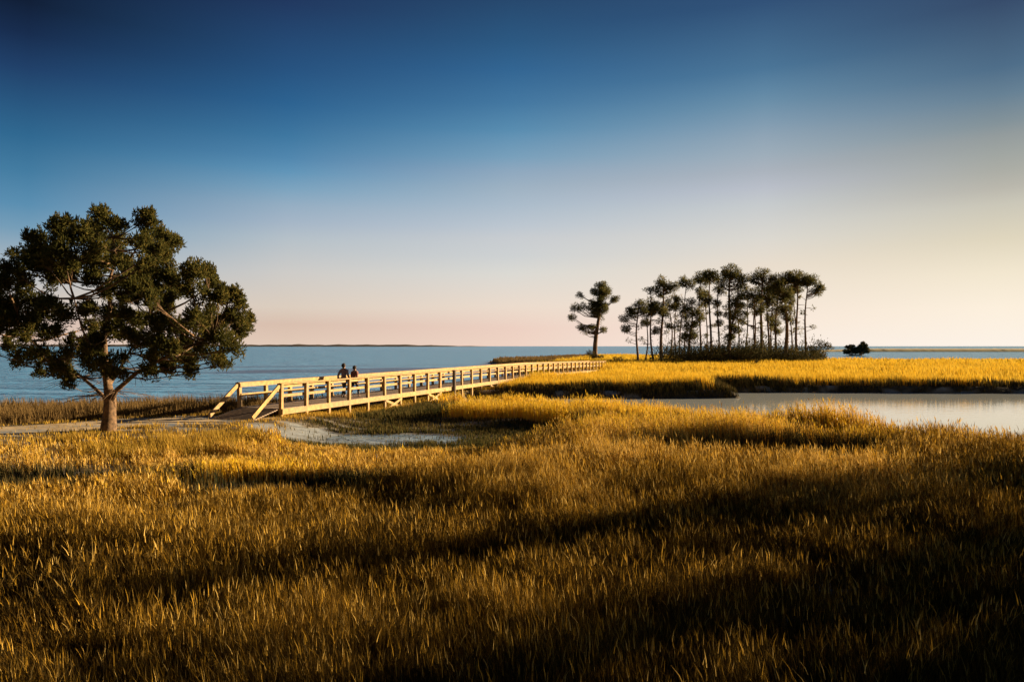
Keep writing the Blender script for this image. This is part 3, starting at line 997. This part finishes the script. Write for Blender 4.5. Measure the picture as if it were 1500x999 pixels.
for q_, (px, w, h, lab) in enumerate(((1247, 4.4, 4.0, 'left bush of the two dark ones on the islet'), (1260, 4.2, 5.0, 'right, taller bush of the two dark ones on the islet'))):
    o = shrub('shrub', lab, px, 262, w, h, stems=16, leaf=.5, dens=1.3, lobes=LB[q_])
    o.location.z = WATER + .3

# ------------------------------------------------------------------ distant land
M['shore'] = plain_mat('far_wooded_shore', (.075, .06, .05), .95)
M['spit'] = plain_mat('far_grass_spit', (.62, .52, .28), .95)


def shore(name, label, px0, px1, D, hfun, mat, depth, step=4):
    v, f = [], []
    xs = np.arange(px0, px1 + 1, step)
    for i, px in enumerate(xs):
        x = (px - 750) / F * D
        fr = (px - px0) / (px1 - px0)
        h = hfun(px, fr)
        zb = WATER - .5
        v += [(x, D, zb), (x, D + depth * .12, zb + (h + .5) * .85), (x, D + depth * .45, zb + h + .5), (x, D + depth, zb)]
    for i in range(len(xs) - 1):
        for k in range(3):
            a = i * 4 + k
            f.append((a, a + 4, a + 5, a + 1))
    return tag(mesh_np(name, v, f, mat, smooth=False), label, 'shore', kind='structure')


shore('distant_shore', 'low dark wooded shore on the far horizon', -700, 715, 4200,
      lambda px, fr: (13 + 5 * mnoise.noise((px * .05, 0, 0)) + 2 * mnoise.noise((px * .3, 3, 0))) * min(1, (716 - px) / 150.0 + .12), M['shore'], 300)
shore('distant_shore', 'thin grassy spit on the water at the right', 1150, 1900, 440,
      lambda px, fr: 2.0 * min(1, fr * 5 + .1) + .25 * mnoise.noise((px * .2, 5, 0)), M['spit'], 30)

# ------------------------------------------------------------------ boardwalk
DECK = .35
RAIL = 1.40
bwo = Vector((BW0.x, BW0.y, 0))
bw = empty('boardwalk', bwo)
tag(bw, 'long weathered timber boardwalk with post and rail sides crossing the marsh', 'boardwalk')
d3 = Vector((BWD.x, BWD.y, 0))
p3 = Vector((BWP.x, BWP.y, 0))
Z = Vector((0, 0, 1))


NT = 38


def P(t, s, z): return d3 * t + p3 * s + Z * (z - .38 * min(1, max(0, (t - 22 * BAY) / (16 * BAY))))


TEND = NT * BAY
mb = MB()
for k in range(int(TEND / .145)):
    t = .07 + k * .145
    mb.box(P(t, BW_W / 2, DECK - .02 + random.uniform(-.003, .003)), .135, BW_W - .02, .04, d3, p3, Z)
mb.build('deck', M['deckwood'], bw)
mb = MB()
for k in range(12):
    t = -1.63 + k * .145
    mb.box(P(t, BW_W / 2, DECK * (t + 1.7) / 1.7 - .01), .135, BW_W - .1, .04, d3, p3, Z)
mb.build('ramp', M['deckwood'], bw)
for s in (0, BW_W):
    i_ = 1 if s == 0 else -1
    TK = NB * BAY

    def run(mb, s_, z, w_, h_, t0):
        mb.bar(P(t0, s_, z), P(TK, s_, z), w_, h_)
        mb.bar(P(TK, s_, z), P(TEND + .1, s_, z), w_, h_)
    mb = MB(); run(mb, s, RAIL, .24, .05, -.12); run(mb, s + .09 * i_, RAIL - .10, .035, .16, -.06)
    mb.build('top_rail', M['wood'], bw)
    mb = MB(); run(mb, s + .09 * i_, .88, .035, .12, 0)
    mb.build('mid_rail', M['wood'], bw)
    mb = MB(); run(mb, s - .10 * i_, DECK - .13, .045, .24, -.05)
    mb.build('rim_board', M['wood'], bw)
    # sloping handrail down to the path
    mb = MB(); mb.bar(P(-.05, s, RAIL - .03), P(-1.75, s, .12), .06, .17)
    mb.build('ramp_handrail', M['wood'], bw)
for i in range(NT + 1):
    for s in (0, BW_W):
        q = P(i * BAY, s, 0)
        gz = ground_z(bwo.x + q.x, bwo.y + q.y)
        dark = (i == 10 and s == 0)
        mb = MB()
        top = P(i * BAY, s, RAIL - .025).z
        q.z = (top + gz - .3) / 2
        tx, ty = random.gauss(0, .008), random.gauss(0, .008)
        zt_ = (Z + d3 * tx + p3 * ty).normalized()
        w_ = random.uniform(.13, .15)
        mb.box(q, w_, w_, top - gz + .3, d3, p3, zt_)
        if dark:
            mb = MB(); mb.box(P(i * BAY, s - .22, (RAIL + .02 + gz - .3) / 2), .17, .17, RAIL + .02 - gz + .3, d3, p3, Z)
            o = mb.build('post', M['darkwood'], bw); o['label'] = 'thick dark stained post'
        else:
            mb.build('post', M['wood'], bw)
for i in (5, 8, 14, 15, 16):
    q0, q1 = P(i * BAY, -.08, DECK - .28), P((i + 1) * BAY, -.08, -.45)
    q2, q3 = P(i * BAY, -.11, -.45), P((i + 1) * BAY, -.11, DECK - .28)
    mb = MB(); mb.bar(q0, q1, .04, .13); mb.bar(q2, q3, .04, .13)
    mb.build('cross_brace', M['wood'], bw)

# ------------------------------------------------------------------ people
def person(label, t, s, h, cloth_top, cloth_leg, hair, step, arm=0.0, face=1, group='people on the boardwalk'):
    org = bwo + P(t, s, DECK)
    root = empty('person', org)
    root.rotation_euler = (0, 0, math.atan2(BWD.y, BWD.x) + (0 if face > 0 else math.pi))
    tag(root, label, 'person', group)
    k = h / 1.75
    V, E, Rr = [], [], []

    def v(x, y, z, r, par=None):
        V.append((x * k, y * k, z * k)); Rr.append(r * k)
        if par is not None: E.append((par, len(V) - 1))
        return len(V) - 1
    # local x: forward, y: left
    pel = v(0, 0, .95, .135)
    wst = v(0, 0, 1.10, .12, pel)
    ch = v(0, 0, 1.30, .145, wst)
    nk0 = v(0, 0, 1.45, .085, ch)
    nk = v(.01, 0, 1.52, .055, nk0)
    h0 = v(.015, 0, 1.60, .085, nk)
    h1 = v(.01, 0, 1.67, .10, h0)
    v(.005, 0, 1.72, .07, h1)
    v(.105, 0, 1.625, .02, h0)          # nose
    for sd in (1, -1):
        hip = v(0, .09 * sd, .90, .10, pel)
        kn = v(.06 + step * sd * .16, .10 * sd, .50, .065, hip)
        an = v(step * sd * .26 - .02, .10 * sd, .09, .042, kn)
        heel = v(step * sd * .26, .10 * sd, .035, .035, an)
        v(step * sd * .26 + .15, .11 * sd, .03, .035, heel)
        sh = v(0, .17 * sd, 1.41, .065, nk0)
        el = v(-.05 - step * sd * .10, .24 * sd, 1.13, .045, sh)
        wr = v(.03 - step * sd * .16 + arm * .15, .25 * sd, .89 + arm * .12, .03, el)
        pm = v(.045 - step * sd * .17 + arm * .18, .25 * sd, .82 + arm * .14, .032, wr)
        for q in range(4):
            f1 = v(.045 - step * sd * .17 + arm * .18 + .02 * (q - 1.5), .25 * sd, .77 + arm * .14 - .006 * (1.5 - abs(q - 1.5)), .0095, pm)
            v(.06 - step * sd * .17 + arm * .18 + .02 * (q - 1.5), .245 * sd, .735 + arm * .14 - .008 * (1.5 - abs(q - 1.5)), .008, f1)
        th = v(.09 - step * sd * .17 + arm * .18, .235 * sd, .81 + arm * .14, .011, pm)
        v(.105 - step * sd * .17 + arm * .18, .23 * sd, .775 + arm * .14, .009, th)

    def skin(name, V, E, Rr, mat, root_i=0, sub=2):
        me = bpy.data.meshes.new(name)
        me.from_pydata(V, E, [])
        o = bpy.data.objects.new(name, me)
        C.objects.link(o)
        o.parent = root
        o.modifiers.new('skin', 'SKIN').use_smooth_shade = True
        sv = me.skin_vertices[0].data if me.skin_vertices else None
        if sv is None:
            bpy.context.view_layer.objects.active = o
            bpy.ops.mesh.customdata_skin_add()
            sv = me.skin_vertices[0].data
        for i, r in enumerate(Rr):
            sv[i].radius = (r, r)
            sv[i].use_root = (i == root_i)
        o.modifiers.new('sub', 'SUBSURF').render_levels = sub
        me.materials.append(mat)
        return o
    skin('body', V, E, Rr, M['skin'])

    # clothing: slightly larger shells over the same limbs
    def sub(idx, grow, mat, name):
        mp = {j: i for i, j in enumerate(idx)}
        e2 = [(mp[a], mp[b]) for a, b in E if a in mp and b in mp]
        skin(name, [V[j] for j in idx], e2, [Rr[j] + grow for j in idx], mat)
    n1 = 9
    per = (len(V) - n1) // 2
    top_i = [1, 0, 2, 3] + [n1 + o_ * per + q for o_ in (0, 1) for q in (5, 6, 7)]
    leg_i = [0] + [n1 + o_ * per + q for o_ in (0, 1) for q in (0, 1, 2)]
    sub(top_i, .016, cloth_top, 'jacket')
    sub(leg_i, .014, cloth_leg, 'trousers')
    for o_ in (0, 1):
        shoe = MB()
        a_, b_ = V[n1 + o_ * per + 3], V[n1 + o_ * per + 4]
        shoe.tube([(a_[0] - .06, a_[1], .045), (a_[0], a_[1], .05), ((a_[0] + b_[0]) / 2, b_[1], .045), (b_[0], b_[1], .04), (b_[0] + .04, b_[1], .035)], [.025, .05, .05, .045, .02], 8)
        shoe.build('shoe', M['darkwood'], root, smooth=True)
    # hair: a cap over the back and top of the head
    bm = bmesh.new()
    bmesh.ops.create_icosphere(bm, subdivisions=3, radius=.112 * k)
    for vv in list(bm.verts):
        vv.co.z *= 1.12
        if vv.co.x > .035 * k and vv.co.z < .05 * k: bm.verts.remove(vv)
    me = bpy.data.meshes.new('hair'); bm.to_mesh(me); bm.free()
    me.materials.append(hair)
    o = bpy.data.objects.new('hair', me); C.objects.link(o); o.parent = root
    o.location = (-.012 * k, 0, 1.655 * k)
    # eyes and mouth
    for sd in (1, -1):
        mbx = MB()
        mbx.box((.098 * k, .034 * sd * k, 1.645 * k), .008, .02, .011)
        mbx.build('eye', M['darkwood'], root)
    return root


M['skin'] = plain_mat('skin_tone', (.42, .26, .19), .6)
M['mauve'] = plain_mat('mauve_cloth', (.24, .19, .26))
M['rust'] = plain_mat('rust_cloth', (.20, .07, .055))
M['denim'] = plain_mat('dark_denim', (.03, .032, .045))
M['hair'] = plain_mat('dark_hair', (.03, .02, .015))
person('taller walker in a muted mauve jacket, on the left of the two', 6.5, 1.25, 1.74, M['mauve'], M['denim'], M['hair'], 1)
person('shorter walker in a dark rust jacket, on the right of the two', 6.75, .75, 1.62, M['rust'], M['denim'], M['hair'], -1)

# ------------------------------------------------------------------ light
SUN_AZ = R(20)       # from +X towards +Y
SUN_EL = R(12)
sd = Vector((math.cos(SUN_AZ) * math.cos(SUN_EL), math.sin(SUN_AZ) * math.cos(SUN_EL), math.sin(SUN_EL)))
sl = bpy.data.lights.new('sun', 'SUN')
sl.energy = 5.0
sl.angle = R(.6)
sl.color = (1.0, .74, .44)
so = bpy.data.objects.new('sun', sl)
so.rotation_euler = (-sd).to_track_quat('-Z', 'Y').to_euler()
so.location = sd * 50
C.objects.link(so)

w = bpy.data.worlds.new('World')
scene.world = w
w.use_nodes = True
nt = w.node_tree
nt.nodes.clear()
out = N(nt, 'ShaderNodeOutputWorld')
bg = N(nt, 'ShaderNodeBackground')
tc = N(nt, 'ShaderNodeTexCoord')
sep = N(nt, 'ShaderNodeSeparateXYZ')
nt.links.new(tc.outputs['Generated'], sep.inputs[0])


def math_(op, a, b=None, clamp=False):
    n = N(nt, 'ShaderNodeMath', operation=op)
    n.use_clamp = clamp
    for i, v_ in enumerate((a, b)):
        if v_ is None: continue
        if isinstance(v_, (int, float)): n.inputs[i].default_value = v_
        else: nt.links.new(v_, n.inputs[i])
    return n.outputs[0]


# heading of the view ray, -1 (west) .. 1 (towards the sun)
hl = math_('SQRT', math_('ADD', math_('MULTIPLY', sep.outputs[0], sep.outputs[0]), math_('ADD', math_('MULTIPLY', sep.outputs[1], sep.outputs[1]), 1e-5)))
u = math_('DIVIDE', sep.outputs[0], hl)
el = math_('MULTIPLY', sep.outputs[2], 2.0, True)      # sin(elevation)*2, so 30 degrees = 1


def sky_ramp(stops):
    L = [(min(1.0, 2 * math.sin(R(e_))), s2l(c)) for e_, c in stops]
    r = ramp(nt, sorted(L, key=lambda q: q[0]))
    nt.links.new(el, r.inputs[0])
    return r.outputs[0]


HEADINGS = [
    (-.579, [(0, (226, 202, 186)), (1.6, (218, 194, 180)), (3.2, (212, 200, 190)), (5.5, (172, 184, 193)), (8, (118, 158, 185)), (9.6, (90, 143, 178)), (11.8, (66, 124, 162)), (14.1, (46, 104, 145)), (16.3, (37, 84, 126)), (18.4, (29, 62, 104)), (20.5, (19, 41, 76)), (22.4, (11, 26, 52)), (30, (8, 18, 40))]),
    (-.313, [(0, (228, 204, 186)), (.54, (226, 201, 183)), (1.74, (219, 193, 176)), (3.1, (222, 207, 192)), (5.8, (208, 205, 201)), (8.5, (183, 194, 202)), (9.8, (166, 183, 200)), (11.1, (150, 175, 196)), (12.4, (124, 164, 192)), (13.7, (96, 149, 185)), (14.7, (80, 135, 175)), (16.25, (62, 120, 162)), (17.2, (55, 111, 155)), (18.7, (43, 98, 145)), (21.1, (37, 82, 128)), (25.7, (31, 55, 95)), (30, (24, 44, 80))]),
    (0, [(0, (242, 214, 198)), (1.5, (239, 210, 196)), (3.3, (238, 221, 206)), (6.1, (221, 219, 213)), (7.5, (208, 211, 212)), (9, (202, 206, 210)), (10, (190, 200, 210)), (11.7, (172, 189, 204)), (13.1, (159, 179, 196)), (14.4, (143, 169, 192)), (15.5, (121, 161, 189)), (17.1, (98, 147, 181)), (17.6, (88, 141, 177)), (19.6, (67, 120, 162)), (22.1, (49, 101, 147)), (24.1, (42, 88, 130)), (26.9, (37, 72, 110)), (30, (30, 60, 98))]),
    (.347, [(0, (252, 238, 226)), (2, (250, 233, 218)), (6.3, (235, 222, 206)), (8.4, (221, 217, 209)), (11, (200, 204, 206)), (12.3, (187, 192, 202)), (13.55, (172, 180, 190)), (14.8, (158, 174, 187)), (16.1, (144, 165, 182)), (17.05, (130, 157, 178)), (18.5, (108, 144, 170)), (19.5, (94, 134, 164)), (20.9, (74, 117, 152)), (25.4, (47, 80, 119)), (30, (40, 70, 106))]),
    (.579, [(0, (253, 243, 232)), (2.66, (253, 240, 222)), (5, (243, 231, 208)), (7.3, (224, 214, 190)), (9.6, (203, 199, 184)), (10.7, (186, 183, 172)), (11.8, (172, 173, 165)), (12.95, (160, 165, 161)), (14.1, (147, 155, 156)), (14.9, (131, 146, 153)), (16.7, (101, 128, 148)), (18.4, (76, 108, 136)), (22.5, (50, 72, 104)), (30, (42, 62, 94))]),
]
grad = sky_ramp(HEADINGS[0][1])
for (u0, _), (u1, st_) in zip(HEADINGS[:-1], HEADINGS[1:]):
    tm = N(nt, 'ShaderNodeMapRange')
    tm.inputs[1].default_value, tm.inputs[2].default_value = u0, u1
    nt.links.new(u, tm.inputs[0])
    m1 = N(nt, 'ShaderNodeMix', data_type='RGBA')
    nt.links.new(tm.outputs[0], m1.inputs[0]); nt.links.new(grad, m1.inputs[6]); nt.links.new(sky_ramp(st_), m1.inputs[7])
    grad = m1.outputs[2]
# the sky opposite the glow, behind the viewer, is already dim
bk = N(nt, 'ShaderNodeMapRange', interpolation_type='SMOOTHSTEP')
bk.inputs[1].default_value, bk.inputs[2].default_value = -.45, .45
bk.inputs[3].default_value, bk.inputs[4].default_value = .30, 1.0
nt.links.new(math_('DIVIDE', sep.outputs[1], hl), bk.inputs[0])
dim = N(nt, 'ShaderNodeVectorMath', operation='SCALE')
nt.links.new(grad, dim.inputs[0])
nt.links.new(bk.outputs[0], dim.inputs['Scale'])
grad = dim.outputs[0]
sky = N(nt, 'ShaderNodeTexSky', sky_type='NISHITA')
sky.sun_disc = False
sky.sun_elevation = SUN_EL
sky.sun_rotation = math.atan2(sd.x, sd.y)
ns = N(nt, 'ShaderNodeMix', data_type='RGBA', blend_type='MULTIPLY')
ns.inputs[0].default_value = 1
ns.inputs[7].default_value = (.08, .08, .08, 1)
nt.links.new(sky.outputs[0], ns.inputs[6])
mx = N(nt, 'ShaderNodeMix', data_type='RGBA')
mx.inputs[0].default_value = .03
nt.links.new(grad, mx.inputs[6]); nt.links.new(ns.outputs[2], mx.inputs[7])
nt.links.new(mx.outputs[2], bg.inputs[0])
bg.inputs[1].default_value = 2 ** -1.45
nt.links.new(bg.outputs[0], out.inputs[0])

# ------------------------------------------------------------------ render
scene.render.engine = 'CYCLES'
cy = scene.cycles
cy.max_bounces = 6
cy.diffuse_bounces = 3
cy.glossy_bounces = 3
cy.transmission_bounces = 4
cy.transparent_max_bounces = 4
cy.caustics_reflective = False
cy.caustics_refractive = False
cy.use_denoising = True
vs = scene.view_settings
vs.view_transform = 'Standard'
vs.look = 'None'
vs.exposure = 1.45
vs.gamma = 1
